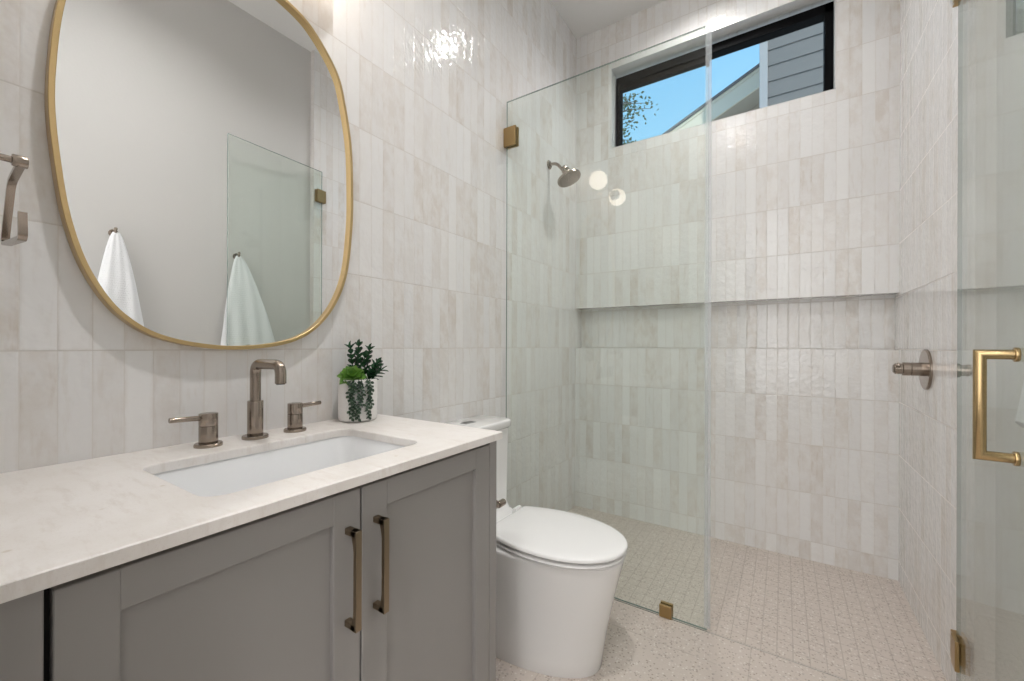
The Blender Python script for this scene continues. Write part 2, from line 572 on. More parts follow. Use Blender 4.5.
# floor
b = MB(); b.box((-0.15, HALLY - 0.1, -0.08), (1.9, 1.809, 0.0))
tag(b.build('floor', M['terrazzo'], smooth=False), 'warm beige terrazzo floor of large rectangular tiles', 'floor', kind='structure')
b = MB(); b.box((-0.15, 1.813, -0.08), (1.9, 2.95, 0.0))
tag(b.build('floor_shower', M['mosaic'], smooth=False), 'beige terrazzo mosaic floor of small squares inside the shower', 'floor', kind='structure')
b = MB(); b.box((0.0, 1.809, -0.05), (W, 1.813, 0.0006))
tag(b.build('trim_1', M['steel'], smooth=False), 'thin metal strip in the floor where shower mosaic meets large tiles', 'trim', kind='structure')
# left wall
b = MB(); b.box((-0.15, -0.1, -0.08), (0.0, 2.95, H + 0.1))
tag(b.build('wall_left', M['tile_left'], smooth=False), 'wall of glossy off-white vertical tiles behind the vanity', 'wall', kind='structure')
# back wall with niche and window opening
NZ0, NZ1, ND = 1.1215, 1.4015, 0.095
WX0, WX1, WZ0, WZ1, WD = 0.254, 1.462, 2.474, 3.017, 0.075
b = MB()
b.box((-0.15, D, -0.08), (1.9, D + 0.25, NZ0))
b.box((-0.15, D + ND, NZ0), (1.9, D + 0.25, NZ1))
b.box((-0.15, D, NZ1), (1.9, D + 0.25, WZ0))
b.box((-0.15, D, WZ0), (WX0, D + 0.25, WZ1))
b.box((WX1, D, WZ0), (1.9, D + 0.25, WZ1))
b.box((-0.15, D, WZ1), (1.9, D + 0.25, H + 0.1))
bmesh.ops.remove_doubles(b.bm, verts=b.bm.verts, dist=1e-5)
tag(b.build('wall_back', M['tile_back'], smooth=False), 'shower back wall of glossy off-white vertical tiles with a long niche', 'wall', kind='structure')
# right wall, tiled in the shower, painted before it
b = MB()
b.box((W, 1.76, -0.08), (1.9, 2.95, H + 0.1), mi=0)
tag(b.build('wall_right', M['tile_right'], smooth=False), 'right shower wall of glossy off-white vertical tiles', 'wall', kind='structure')
b = MB()
b.box((RX, HALLY - 0.1, -0.08), (1.9, 1.76, H + 0.1))
tag(b.build('wall_right_painted', M['paint'], smooth=False), 'plain off-white painted wall opposite the mirror', 'wall', kind='structure')
b = MB()
b.box((-0.15, -0.1, -0.08), (0.70, NIB, H + 0.1)); b.box((0.55, HALLY, -0.08), (0.70, -0.1, H + 0.1))
b.box((0.55, HALLY - 0.1, -0.08), (RX, HALLY, H + 0.1))
tag(b.build('wall_front', M['paint'], smooth=False), 'painted wall at the left end of the vanity', 'wall', kind='structure')
b = MB()
hr = 0.063
yy_ = [HALLY - 0.1]
for cx_, cy_ in CANS:
    b.box((-0.15, yy_[-1], H), (1.9, cy_ - hr, H + 0.1))
    b.box((-0.15, cy_ - hr, H), (cx_ - hr, cy_ + hr, H + 0.1)); b.box((cx_ + hr, cy_ - hr, H), (1.9, cy_ + hr, H + 0.1))
    b.box((cx_ - hr, cy_ - hr, H + 0.07), (cx_ + hr, cy_ + hr, H + 0.1))
    yy_.append(cy_ + hr)
b.box((-0.15, yy_[-1], H), (1.9, 2.95, H + 0.1))
tag(b.build('ceiling', M['ceiling'], smooth=False), 'flat white ceiling', 'ceiling', kind='structure')
# white reveal lining of the window opening
b = MB()
t = 0.004
b.box((WX0, D - 0.001, WZ0), (WX0 + t, D + WD, WZ1)); b.box((WX1 - t, D - 0.001, WZ0), (WX1, D + WD, WZ1))
b.box((WX0, D - 0.001, WZ1 - t), (WX1, D + WD, WZ1)); b.box((WX0, D - 0.001, WZ0), (WX1, D + WD, WZ0 + t))
tag(b.build('trim_2', M['reveal'], smooth=False), 'white lining of the recessed window opening', 'trim', kind='structure')

# window
win = bpy.data.objects.new('window_1', None); scene.collection.objects.link(win)
win.location = ((WX0 + WX1) / 2, D + WD, WZ0); ORIGIN['window_1'] = Vector(win.location)
tag(win, 'wide short black-framed window high above the shower', 'window', kind='structure')
fy0, fy1 = D + WD, D + WD + 0.07
fx0, fx1, fz0, fz1 = WX0 + t, WX1 - t, WZ0 + t, WZ1 - t
fx0 += 0.006; fz1 -= 0.026; fz0 -= 0.032
b = MB(); ft = 0.040
b.box((fx0, fy0, fz0), (fx0 + 0.025, fy1, fz1), 0.002); b.box((fx1 - ft, fy0, fz0), (fx1, fy1, fz1), 0.002)
b.box((fx0, fy0, fz1 - ft - 0.012), (fx1, fy1, fz1), 0.002); b.box((fx0, fy0, fz0), (fx1, fy1, fz0 + ft), 0.002)
b.build('window_frame', M['black'], win)
mid = 0.83
b = MB()
b.box((fx0 + 0.024, fy0 + 0.018, fz1 - ft - 0.042), (mid, fy1 - 0.01, fz1 - ft - 0.010), 0.002)
b.box((fx0 + 0.024, fy0 + 0.018, fz0 + ft), (mid, fy1 - 0.01, fz0 + ft + 0.006), 0.002)
b.build('window_sash', M['blackwarm'], win)
b = MB(); b.box((mid - 0.002, fy0 + 0.006, fz1 - ft - 0.062), (mid + 0.018, fy1 - 0.02, fz1 - ft - 0.010), 0.003)
b.build('window_latch', M['black'], win)
b = MB(); b.box((fx0 + 0.01, fy0 + 0.035, fz0 + 0.01), (fx1 - 0.01, fy0 + 0.040, fz1 - 0.01))
b.build('window_pane', M['pane'], win, smooth=False)

# ================================================================== outside
hs = thing('neighbor_house', (1.5, 5.5, 2.0), 'neighbouring house with blue-grey lap siding and a cream gable outside the window', 'house')
b = MB(); zz = 2.0
while zz < 6.4:
    b.loft([[Vector((x, 5.512, zz)), Vector((x, 5.5, zz)), Vector((x, 5.51, zz + 0.177)), Vector((x, 5.56, zz + 0.177)), Vector((x, 5.56, zz))] for x in (1.075, 4.0)])
    zz += 0.177
b.box((1.0, 5.52, 2.0), (4.0, 6.0, 6.4))
b.build('siding', M['siding'], hs, smooth=False)
b = MB(); b.box((0.998, 5.485, 2.0), (1.078, 5.60, 6.4), 0.004); b.build('corner_board', M['corner'], hs)
# gable: rake rising to the right
def rake(x): return 4.583 + (x - 0.216) * 0.482 - 0.02
b = MB()
x0, x1 = -2.5, 1.3
b.loft([[Vector((x, y, rake(x) + dz)) for (y, dz) in ((6.44, 0.0), (6.44, -0.04), (7.6, -0.04), (7.6, 0.0))] for x in (x0, x1)])
b.build('roof', M['shingle'], hs, smooth=False)
b = MB()
b.loft([[Vector((x, y, rake(x) + dz)) for (y, dz) in ((6.47, -0.045), (6.47, -0.30), (6.50, -0.30), (6.50, -0.045))] for x in (x0, x1)])
b.loft([[Vector((x, y, rake(x) + dz)) for (y, dz) in ((6.46, -0.04), (6.46, -0.085), (6.50, -0.085), (6.50, -0.04))] for x in (x0, x1)])
b.build('fascia', M['fascia'], hs, smooth=False)
b = MB()
b.loft([[Vector((x, 6.9, 2.0)), Vector((x, 6.9, rake(x) - 0.06)), Vector((x, 7.0, rake(x) - 0.06)), Vector((x, 7.0, 2.0))] for x in (x0 + 0.3, x1)])
b.build('gable_wall', M['soffit'], hs, smooth=False)
b = MB()
b.loft([[Vector((x, y, rake(x) + dz)) for (y, dz) in ((6.50, -0.30), (6.9, -0.30), (6.9, -0.27), (6.50, -0.27))] for x in (x0, x1)])
b.build('soffit', M['soffit'], hs, smooth=False)

# tree beyond the window
tr = thing('tree', (-2.15, 9.0, 0.0), 'leafy tree seen at the left edge of the window', 'tree')
b = MB()
b.tube([(-2.15, 9.0, 0.0), (-2.1, 9.0, 2.5), (-2.2, 9.05, 4.3), (-2.15, 9.0, 6.2)], [0.14, 0.12, 0.08, 0.02], 10)
rt = random.Random(5)
tips = []
for k in range(34):
    z = rt.uniform(3.9, 6.45); a = rt.uniform(-0.9, 0.9) if k % 3 else rt.uniform(0, 2 * PI)
    L = rt.uniform(0.5, 1.05)
    p0 = Vector((-2.15, 9.02, z)); p2 = p0 + Vector((math.cos(a) * L, math.sin(a) * L * 0.7, rt.uniform(-0.05, 0.35)))
    pm = (p0 + p2) / 2 + Vector((0, 0, 0.08))
    b.tube([p0, pm, p2], [0.02, 0.012, 0.004], 6)
    tips += [(pm, p2)]
b.build('trunk', M['bark'], tr)
b = MB()
for pm, p2 in tips:
    for k in range(22):
        t_ = rt.uniform(0.0, 1.15)
        c = pm.lerp(p2, t_) + Vector([rt.gauss(0, 0.10) for _ in range(3)])
        d = Vector((rt.uniform(-1, 1), rt.uniform(-1, 1), rt.uniform(-1, 0.5))).normalized()
        s = d.cross(Vector((rt.uniform(-1, 1), rt.uniform(-1, 1), rt.uniform(-1, 1)))).normalized()
        L, w_ = rt.uniform(0.06, 0.10), rt.uniform(0.018, 0.030)
        n_ = d.cross(s) * w_ * 0.3
        v = [c, c + d * L * 0.5 + s * w_ + n_, c + d * L, c + d * L * 0.5 - s * w_ + n_]
        vv = [b.bm.verts.new(q) for q in v]
        b.bm.faces.new((vv[0], vv[1], vv[2])); b.bm.faces.new((vv[0], vv[2], vv[3]))
tag(b.build('foliage', M['treeleaf'], tr, smooth=False), kind=None)

# ================================================================== vanity
CF = 0.554   # face of the doors
CT = 0.875   # underside of the counter
v = thing('vanity_cabinet', (0.28, 0.5, 0.0), 'grey shaker vanity cabinet with two doors under the stone counter', 'cabinet')
b = MB()
b.box((0.002, NIB + 0.002, 0.10), (0.02, 0.970, CT)); b.box((0.002, 0.952, 0.10), (CF - 0.001, 0.970, CT), 0.0015)
b.box((0.002, NIB + 0.002, 0.10), (CF - 0.02, 0.05, CT)); b.box((0.002, NIB + 0.002, 0.10), (CF - 0.024, 0.970, 0.12))
b.box((CF - 0.022, 0.937, 0.10), (CF - 0.0005, 0.970, CT - 0.002), 0.0015)
b.box((CF - 0.022, NIB + 0.002, 0.10), (CF - 0.0005, 0.1010, CT - 0.002), 0.0015)
b.build('carcass', M['cabinet'], v)
b = MB(); b.box((CF - 0.032, 0.06, 0.12), (CF - 0.024, 0.945, CT - 0.0005))  # near-black sheet behind the doors: shade of the gaps put into colour
b.build('gap_shade_sheet', M['dark'], v, smooth=False)
b = MB(); b.box((0.05, NIB + 0.004, 0.0), (CF - 0.07, 0.95, 0.10)); b.build('toe_kick', M['dark'], v, smooth=False)
def shaker(y0, y1, z0, z1, fr, label):
    b = MB()
    x0, x1 = CF - 0.020, CF
    b.box((x0, y0, z0), (x1, y0 + fr, z1), 0.0012); b.box((x0, y1 - fr, z0), (x1, y1, z1), 0.0012)
    b.box((x0, y0 + fr - 0.001, z1 - 0.053), (x1 - 0.0002, y1 - fr + 0.001, z1), 0.0012)
    b.box((x0, y0 + fr - 0.001, z0), (x1 - 0.0002, y1 - fr + 0.001, z0 + 0.053), 0.0012)
    d = b.build('door', M['cabinet'], v); d['label'] = label
    b = MB(); b.box((x0 + 0.003, y0 + fr - 0.003, z0 + 0.05), (x1 - 0.011, y1 - fr + 0.003, z1 - 0.05))
    b.build('panel', M['cabinet'], d, smooth=False)
    return d
dl = shaker(0.1080, 0.5125, 0.115, 0.862, 0.057, 'left door with bronze pull')
dr = shaker(0.5165, 0.9345, 0.115, 0.862, 0.061, 'right door with bronze pull')
def pull(y, door):
    b = MB()
    zt, zb, off, hw = 0.797, 0.613, 0.034, 0.0062
    # arched bar: outer edge straight, inner edge scooped between the feet
    N_ = 20
    rings = []
    for k in range(N_ + 1):
        z = zb + (zt - zb) * k / N_
        s = math.sin(PI * k / N_)
        th = 0.0075 + 0.010 * (1 - min(1.0, 1.6 * s)) ** 1.5
        xo = CF + off
        rings.append([Vector((xo, y - hw, z)), Vector((xo, y + hw, z)), Vector((xo - th, y + hw, z)), Vector((xo - th, y - hw, z))])
    b.loft(rings)
    for z in (zt - 0.006, zb + 0.006):
        b.box((CF, y - hw, z - 0.006), (CF + off - 0.003, y + hw, z + 0.006), 0.001)
    b.build('handle', M['bronze'], door, angle=30)
pull(0.484, dl); pull(0.548, dr)

# countertop with the cut-out for the basin
SX0, SX1, SY0, SY1, SR = 0.165, 0.478, 0.284, 0.754, 0.036
b = MB()
ox0, ox1, oy0, oy1 = 0.0015, 0.5735, NIB + 0.001, 0.972
def ringpts(z, ins=0.0):
    inner = rrect((SX0 + SX1) / 2, (SY0 + SY1) / 2, (SX1 - SX0) / 2 + ins, (SY1 - SY0) / 2 + ins, SR + ins, 6)
    cx, cy = (SX0 + SX1) / 2, (SY0 + SY1) / 2
    outer = []
    for (x, y) in inner:
        # push out to the slab's rectangle: corner points go to the corners
        outer.append((x, y))
    return [Vector((x, y, z)) for x, y in inner]
def outerpts(z, ins=0.0, n=6):
    pts = []
    X0, X1, Y0, Y1 = ox0 + ins, ox1 - ins, oy0 + ins, oy1 - ins
    r = 0.004
    for (cx, cy, a0) in ((X1 - r, Y1 - r, 0), (X0 + r, Y1 - r, PI / 2), (X0 + r, Y0 + r, PI), (X1 - r, Y0 + r, 1.5 * PI)):
        for k in range(n + 1):
            a = a0 + PI / 2 * k / n
            pts.append(Vector((cx + r * math.cos(a), cy + r * math.sin(a), z)))
    return pts
ZT = 0.895
e_ = 0.0018
b.loft([ringpts(CT), ringpts(ZT - e_), ringpts(ZT, e_), outerpts(ZT, e_), outerpts(ZT - e_), outerpts(CT), ringpts(CT)], False, False)
bmesh.ops.remove_doubles(b.bm, verts=b.bm.verts, dist=1e-6)
tag(b.build('countertop', M['quartz'], angle=28), 'pale speckled stone countertop with a rectangular basin cut-out on the vanity', 'countertop')

# undermount basin
sk = thing('sink', (0.32, 0.52, CT - 0.16), 'white rectangular undermount basin below the countertop cut-out', 'sink')
b = MB()
cx, cy = (SX0 + SX1) / 2, (SY0 + SY1) / 2
hx, hy = (SX1 - SX0) / 2, (SY1 - SY0) / 2
def rr(dx, z, r): return [Vector((x, y, z)) for x, y in rrect(cx, cy, hx + dx, hy + dx, r, 6)]
zt = CT - 0.0006
b.loft([rr(0.028, zt, 0.05), rr(0.004, zt, 0.040), rr(0.001, zt - 0.006, 0.038), rr(-0.006, zt - 0.07, 0.042), rr(-0.012, zt - 0.105, 0.045),
        rr(-0.024, zt - 0.124, 0.05), rr(-0.045, zt - 0.133, 0.05), rr(-0.10, zt - 0.137, 0.04), rr(-0.145, zt - 0.140, 0.008)], False, True)
b.loft([rr(0.028, zt, 0.05), rr(0.028, zt - 0.012, 0.05), rr(0.010, zt - 0.02, 0.05), rr(0.004, zt - 0.11, 0.05), rr(-0.03, zt - 0.150, 0.05), rr(-0.145, zt - 0.155, 0.008)], False, True)
b.build('basin', M['basin'], sk, angle=60)
b = MB(); b.lathe([(0.022, -0.004), (0.022, 0.0015), (0.018, 0.003), (0.010, 0.0025), (0.0, 0.002)], (cx - 0.03, cy, zt - 0.1395), seg=28)
b.build('drain', M['nickel'], sk)

# faucet
fa = thing('faucet', (0.08, 0.537, ZT), 'brushed bronze-nickel widespread faucet with squared spout behind the basin', 'faucet')
FY = 0.542
b = MB()
path = round_path([(0.08, FY, 0.93), (0.08, FY, 1.089), (0.205, FY, 1.090), (0.205, FY, 1.044)], [0.026, 0.026], 8)
b.tube(path, 0.0128, 24)
sp = b.build('spout', M['nickel'], fa, angle=50)
b = MB(); b.cyl((0.08, FY, ZT + 0.004), (0.08, FY, 0.993), 0.0185, seg=32, bevel=0.0015); b.build('sleeve', M['nickel'], sp)
b = MB(); b.lathe([(0.0305, 0), (0.0305, 0.006), (0.029, 0.008), (0.019, 0.0085)], (0.08, FY, ZT), seg=36); b.build('base_flange', M['nickel'], sp)
b = MB(); b.cyl((0.205, FY, 1.0435), (0.205, FY, 1.042), 0.010, seg=20); b.build('aerator', M['dark'], sp)
for y, s in ((0.436, -1), (0.648, 1)):
    b = MB()
    b.lathe([(0.0290, 0), (0.0290, 0.006), (0.0275, 0.008), (0.0205, 0.0085)], (0.08, y, ZT), seg=36)
    b.cyl((0.08, y, ZT + 0.006), (0.08, y, 0.944), 0.0195, seg=32, bevel=0.001)
    b.cyl((0.08, y, 0.9445), (0.08, y, 0.974), 0.0195, seg=32, bevel=0.0012)
    h_ = b.build('handle', M['nickel'], fa)
    b = MB(); b.cyl((0.08, y + s * 0.008, 0.964), (0.08, y + s * 0.077, 0.967), 0.0062, 0.0058, seg=18, bevel=0.001)
    b.build('lever', M['nickel'], h_)

# ================================================================== mirror
mr = thing('mirror', (0.0, 0.526, 1.13), 'large rounded oblong mirror with thin brass frame above the vanity', 'mirror')
mpts = [(0.666, 2.138), (0.741, 2.100), (0.814, 2.017), (0.843, 1.928), (0.866, 1.80), (0.872, 1.66), (0.869, 1.52), (0.845, 1.354), (0.780, 1.228),
        (0.678, 1.151), (0.521, 1.126), (0.374, 1.147), (0.290, 1.199), (0.237, 1.283), (0.206, 1.385), (0.190, 1.497), (0.181, 1.618), (0.185, 1.735), (0.195, 1.83),
        (0.215, 1.93), (0.245, 2.02), (0.300, 2.095), (0.385, 2.14), (0.526, 2.158)]
def catmull(pts, n=8):
    out = []
    L = len(pts)
    for k in range(L):
        p0, p1, p2, p3 = [Vector((*pts[(k + d) % L], 0)) for d in (-1, 0, 1, 2)]
        for q in range(n):
            t_ = q / n
            out.append(0.5 * ((2 * p1) + (-p0 + p2) * t_ + (2 * p0 - 5 * p1 + 4 * p2 - p3) * t_ ** 2 + (-p0 + 3 * p1 - 3 * p2 + p3) * t_ ** 3))
    return [(p.x, p.y) for p in out]
mo = catmull(mpts, 8)
def offset(poly, d):
    n = len(poly); out = []
    for k in range(n):
        a, c = Vector((*poly[k - 1], 0)), Vector((*poly[(k + 1) % n], 0))
        t_ = (c - a).normalized()
        nv = Vector((-t_.y, t_.x, 0))
        out.append((poly[k][0] + nv.x * d, poly[k][1] + nv.y * d))
    return out
# orientation: find sign that shrinks
def area(p): return sum(p[k - 1][0] * p[k][1] - p[k][0] * p[k - 1][1] for k in range(len(p))) / 2
sgn = 1 if area(mo) > 0 else -1
inn = offset(mo, sgn * 0.010)
def yz(poly, x): return [Vector((x, y, z)) for y, z in poly]
b = MB()
b.loft([yz(mo, 0.001), yz(mo, 0.0295), yz(offset(mo, sgn * 0.0012), 0.031), yz(offset(mo, sgn * 0.009), 0.031), yz(inn, 0.030), yz(inn, 0.012)], False, False)
b.build('frame', M['mirrorbrass'], mr, angle=28)
b = MB()
ins = offset(mo, sgn * 0.006)
b.loft([yz(ins, 0.006), yz(ins, 0.018)])
b.build('mirror_glass', M['mirror'], mr, smooth=False)

# wall light above the mirror (seen in the shower glass)
vl = thing('wall_light', (0.0, 0.526, 2.35), 'two-globe wall light above the mirror, seen reflected in the shower glass', 'lamp')
LZ, LX = 2.357, 0.092
b = MB(); b.lathe([(0.058, 0.0005), (0.058, 0.012), (0.055, 0.016), (0.0, 0.0165)], (0, 0.526, LZ), (1, 0, 0), 36); b.build('backplate', M['brass'], vl)
b = MB(); b.cyl((0.01, 0.526, LZ), (LX, 0.526, LZ), 0.009); b.cyl((LX, 0.395, LZ), (LX, 0.660, LZ), 0.008); b.sphere((LX, 0.526, LZ), 0.013)
b.build('arm', M['brass'], vl)
for y, s in ((0.735, 1), (0.318, -1)):
    b = MB(); b.lathe([(0.0, -0.074)] + [(0.0695 * math.sin(a_ * PI / 180), -0.0695 * math.cos(a_ * PI / 180)) for a_ in (8, 14, 20, 26, 34)] + [(0.0675 * math.sin(34 * PI / 180), -0.0675 * math.cos(34 * PI / 180))], (LX, y, LZ), (0, s, 0), 36, True, False); b.build('cap', M['steel'], vl)
    b = MB(); b.sphere((LX, y, LZ), 0.067, 32, 20); b.build('globe', M['globe'], vl)

# recessed downlights, plus an added fill one in the hall
dn = thing('downlight', (0.85, 0.70, H), 'round recessed ceiling downlight above the vanity area', 'lamp', 'recessed ceiling downlights')
b = MB(); b.lathe([(0.058, 0.045), (0.060, -0.003), (0.066, -0.006), (0.090, -0.005), (0.093, -0.0005)], (0.85, 0.70, H), seg=36, cap0=False, cap1=False); b.build('trim_ring', M['reveal'], dn)
b = MB(); b.lathe([(0.0585, 0.046), (0.0585, 0.040), (0.0, 0.0395)], (0.85, 0.70, H), seg=32); b.build('lens', M['can'], dn)
d2 = copy_tree(dn)
for ch in d2.children:
    if ch.name.startswith('lens'):
        ch.data = ch.data.copy(); ch.data.materials[0] = M['showercan']
d2.location = (0.85, 2.28, H); d2['label'] = 'round recessed ceiling downlight above the shower'
hall_fill_can = copy_tree(dn); hall_fill_can.location = (1.15, -0.75, H); hall_fill_can['label'] = 'added fill downlight in the ceiling of the unseen hall behind the camera'  # made-up lamp, extra fill from behind the camera

# ================================================================== towel ring on the short wall
tg = thing('towel_ring', (0.29, NIB, 1.40), 'open bronze-nickel towel ring at the far left edge, left of the mirror', 'towel ring')
RYy = 0.113
b = MB(); b.lathe([(0.024, 0), (0.024, 0.008), (0.021, 0.010), (0.0085, 0.0102)], (0.31, NIB + 0.0003, 1.405), (0, 1, 0), 32); b.build('wall_plate', M['nickel'], tg)
b = MB(); b.cyl((0.31, NIB + 0.008, 1.405), (0.31, RYy - 0.008, 1.405), 0.0048); b.cyl((0.31, RYy - 0.009, 1.405), (0.31, RYy + 0.007, 1.405), 0.0085, seg=28, bevel=0.0015); b.build('post', M['nickel'], tg)
b = MB()
sec = [(-0.003, -0.0046), (0.003, -0.0046), (0.003, 0.0046), (-0.003, 0.0046)]
pth = round_path([(0.305, RYy, 1.401), (0.232, RYy, 1.392), (0.168, RYy, 1.303), (0.328, RYy, 1.291), (0.322, RYy, 1.329)], [0.018, 0.022, 0.014], 6)
b.tube(pth, 0.01, section=sec)
b.build('ring', M['nickel'], tg, angle=40)

# ================================================================== potted plant
PC = Vector((0.074, 0.860, ZT))
pl = thing('potted_plant', PC, 'small white pot of mixed green succulents on the counter', 'plant')
b = MB()
b.lathe([(0.0, 0.0), (0.052, 0.0), (0.058, 0.004), (0.060, 0.012), (0.0605, 0.132), (0.0595, 0.1345), (0.056, 0.1345), (0.055, 0.120), (0.0, 0.120)], PC, seg=40)
b.build('pot', M['pot'], pl, angle=40)
b = MB(); b.lathe([(0.0548, 0.110), (0.050, 0.125), (0.0, 0.130)], PC, seg=24); b.build('soil', M['soil'], pl)
rp = random.Random(3)
def leaf(b, base, d, up, L, wd, fold=0.25, thick=0.0012):
    d = d.normalized(); s = d.cross(up).normalized(); u_ = s.cross(d).normalized()
    prof = [(0.0, 0.12), (0.25, 0.75), (0.5, 1.0), (0.78, 0.7), (1.0, 0.03)]
    rings = []
    for t_, w_ in prof:
        c = base + d * (L * t_) - u_ * (L * 0.12 * t_ * t_)
        w2 = wd * w_
        rings.append([c + s * w2 + u_ * (w2 * fold), c + u_ * thick * -0.2, c - s * w2 + u_ * (w2 * fold), c - u_ * thick * 1.5])
    b.loft(rings)
def stem_with_leaves(base, tip, pairs, L, wd, mat, name='stem'):
    b = MB()
    mid_ = (base + tip) / 2 + Vector((rp.uniform(-0.006, 0.006), rp.uniform(-0.006, 0.006), 0.004))
    pts = [base.lerp(mid_, t_ / 4) if t_ <= 4 else mid_.lerp(tip, (t_ - 4) / 4) for t_ in range(9)]
    b.tube(pts, [0.0022] * 5 + [0.0018] * 4, 7)
    ax = (tip - base).normalized()
    s0 = ax.cross(Vector((0.3, 0.95, 0.1))).normalized()
    for k in range(pairs):
        t_ = 0.22 + 0.78 * k / (pairs - 1)
        p = base.lerp(tip, t_)
        tw = 0.5 * (k % 2) + rp.uniform(-0.3, 0.3)
        sd_ = (Matrix.Rotation(tw, 3, ax) @ s0)
        f_ = 1.0 - 0.25 * abs(t_ - 0.55)
        for q in (1, -1):
            leaf(b, p, sd_ * q * 0.75 + ax * 0.85, ax, L * f_, wd * f_)
    leaf(b, tip, ax, sd_, L * 0.9, wd * 0.8)
    return b.build(name, mat, pl, angle=25)
top = PC + Vector((0, 0, 0.124))
for (bx, by, tx, ty, tz, npairs) in ((-0.005, -0.008, -0.012, -0.020, 0.098, 6), (0.002, 0.006, -0.004, 0.006, 0.104, 6), (0.0, 0.02, 0.004, 0.040, 0.092, 6), (0.015, 0.025, 0.030, 0.052, 0.050, 5),
                              (0.02, 0.03, 0.050, 0.050, 0.030, 4), (0.012, 0.0, 0.018, 0.012, 0.070, 5), (-0.02, 0.01, -0.030, 0.020, 0.080, 5), (0.02, 0.018, 0.045, 0.030, 0.044, 4), (0.01,0.03,0.01,0.066,0.040,4)):
    stem_with_leaves(top + Vector((bx, by, 0)), top + Vector((tx, ty, tz * 1.06 + 0.004)), npairs, 0.029, 0.0098, M['zz'])
# bright rosette at the left
b = MB()
rc = top + Vector((0.012, -0.030, 0.014))
RQ = Vector((0, 0, 1)).rotation_difference(Vector((0.55, -0.45, 0.75)))
for ring, (n_, el, L, wd) in enumerate(((8, 0.30, 0.050, 0.019), (7, 0.80, 0.046, 0.018), (5, 1.2, 0.040, 0.013))):
    for k in range(n_):
        a = 2 * PI * (k + 0.37 * ring) / n_
        d = Vector((math.cos(a) * math.cos(el), math.sin(a) * math.cos(el), math.sin(el)))
        leaf(b, rc, RQ @ d, RQ @ Vector((0, 0, 1)), L * 0.92, wd, 0.35, 0.003)
b.build('rosette', M['rosette'], pl, angle=25)
# trailing strands of bead leaves over the rim, on the side that faces the room
for k, (ang, ln) in enumerate(((-0.98, 0.104), (-0.84, 0.121), (-0.60, 0.123), (-0.47, 0.080), (-0.15, 0.122), (-0.02, 0.085))):
    b = MB()
    o_ = Vector((math.cos(ang), math.sin(ang), 0))
    pts = [top + o_ * 0.03, top + o_ * 0.055 + Vector((0, 0, 0.014)), top + o_ * 0.0665 + Vector((0, 0, 0.004))]
    nseg = 12
    sd_ = Vector((-o_.y, o_.x, 0))
    for q in range(1, nseg + 1):
        pts.append(top + o_ * (0.0665 + 0.001 * math.sin(q)) + sd_ * (0.0036 * math.sin(q * 0.9 + k)) + Vector((0, 0, 0.004 - ln * q / nseg)))
    b.tube(pts, 0.0011, 6)
    nb = int(ln / 0.0055)
    for q in range(nb):
        t_ = q / nb
        p = top + o_ * 0.067 + sd_ * (0.0036 * math.sin(t_ * nseg * 0.9 + k)) + Vector((0, 0, 0.008 - ln * t_))
        s_ = 1 if q % 2 else -1
        d = sd_ * s_ * rp.uniform(0.3, 1.1) + o_ * rp.uniform(0.1, 0.7) + Vector((0, 0, rp.uniform(-1.0, -0.3)))
        leaf(b, p, d, o_, rp.uniform(0.009, 0.014), rp.uniform(0.0036, 0.0052), 0.3, 0.004)
    b.build('trailing_strand', M['pearl'], pl, angle=25)

# ================================================================== toilet paper on the vanity's end panel
tp = thing('toilet_paper_holder', (0.46, 0.968, 0.66), 'bronze-nickel toilet paper holder on the vanity end panel, its tip showing above the toilet', 'paper holder')
TZ = 0.655
b = MB(); b.lathe([(0.022, 0), (0.022, 0.007), (0.019, 0.009), (0.008, 0.0092)], (0.515, 0.9703, TZ), (0, 1, 0), 28); b.build('wall_plate', M['nickel'], tp)
b = MB(); b.cyl((0.515, 0.975, TZ), (0.515, 1.045, TZ), 0.008); b.cyl((0.515, 1.030, TZ), (0.515, 1.062, TZ), 0.0105, seg=24, bevel=0.0015)
b.build('post', M['nickel'], tp)
b = MB(); b.cyl((0.513, 1.042, TZ), (0.335, 1.042, TZ), 0.0075, seg=20, bevel=0.001); b.build('bar', M['nickel'], tp)
b = MB()
b.lathe([(0.020, 0), (0.020, 0.10), (0.049, 0.10), (0.050, 0.098), (0.050, 0.002), (0.049, 0), (0.020, 0)], (0.375, 1.042, TZ - 0.012), (1, 0, 0), 40, False, False)
tag(b.build('toilet_paper_roll', M['paper'], angle=40), 'white toilet paper roll on the holder beside the vanity, seen only as a reflection', 'toilet paper')

# ================================================================== toilet
TY = 1.395
to = thing('toilet', (0.4, TY, 0.0), 'white skirted toilet with closed lid between the vanity and the shower glass', 'toilet')
def egg(xb, xt, hw, z, n=26, bw=0.79, br=0.018):
    """elongated outline: rounded tip towards +x, narrower squared back at xb"""
    xm = xb + (xt - xb) * 0.45
    half = []
    for k in range(n + 1):                       # tip to widest point
        a = PI / 2 * k / n
        half.append((xm + (xt - xm) * max(0.0, math.cos(a)) ** 0.96, hw * math.sin(a) ** 0.94))
    m_ = 8
    for k in range(1, m_ + 1):                   # widest point to the back corner
        t_ = k / m_
        x = xm + (xb + br - xm) * t_
        half.append((x, hw * (1 - (1 - bw) * t_ ** 2)))
    yb = hw * bw
    for k in range(1, 6):
        a = PI / 2 * k / 5
        half.append((xb + br - br * math.sin(a), yb - br + br * math.cos(a)))
    pts = [Vector((x, TY + y, z)) for x, y in half] + [Vector((x, TY - y, z)) for x, y in half[:0:-1]]
    return pts
b = MB()
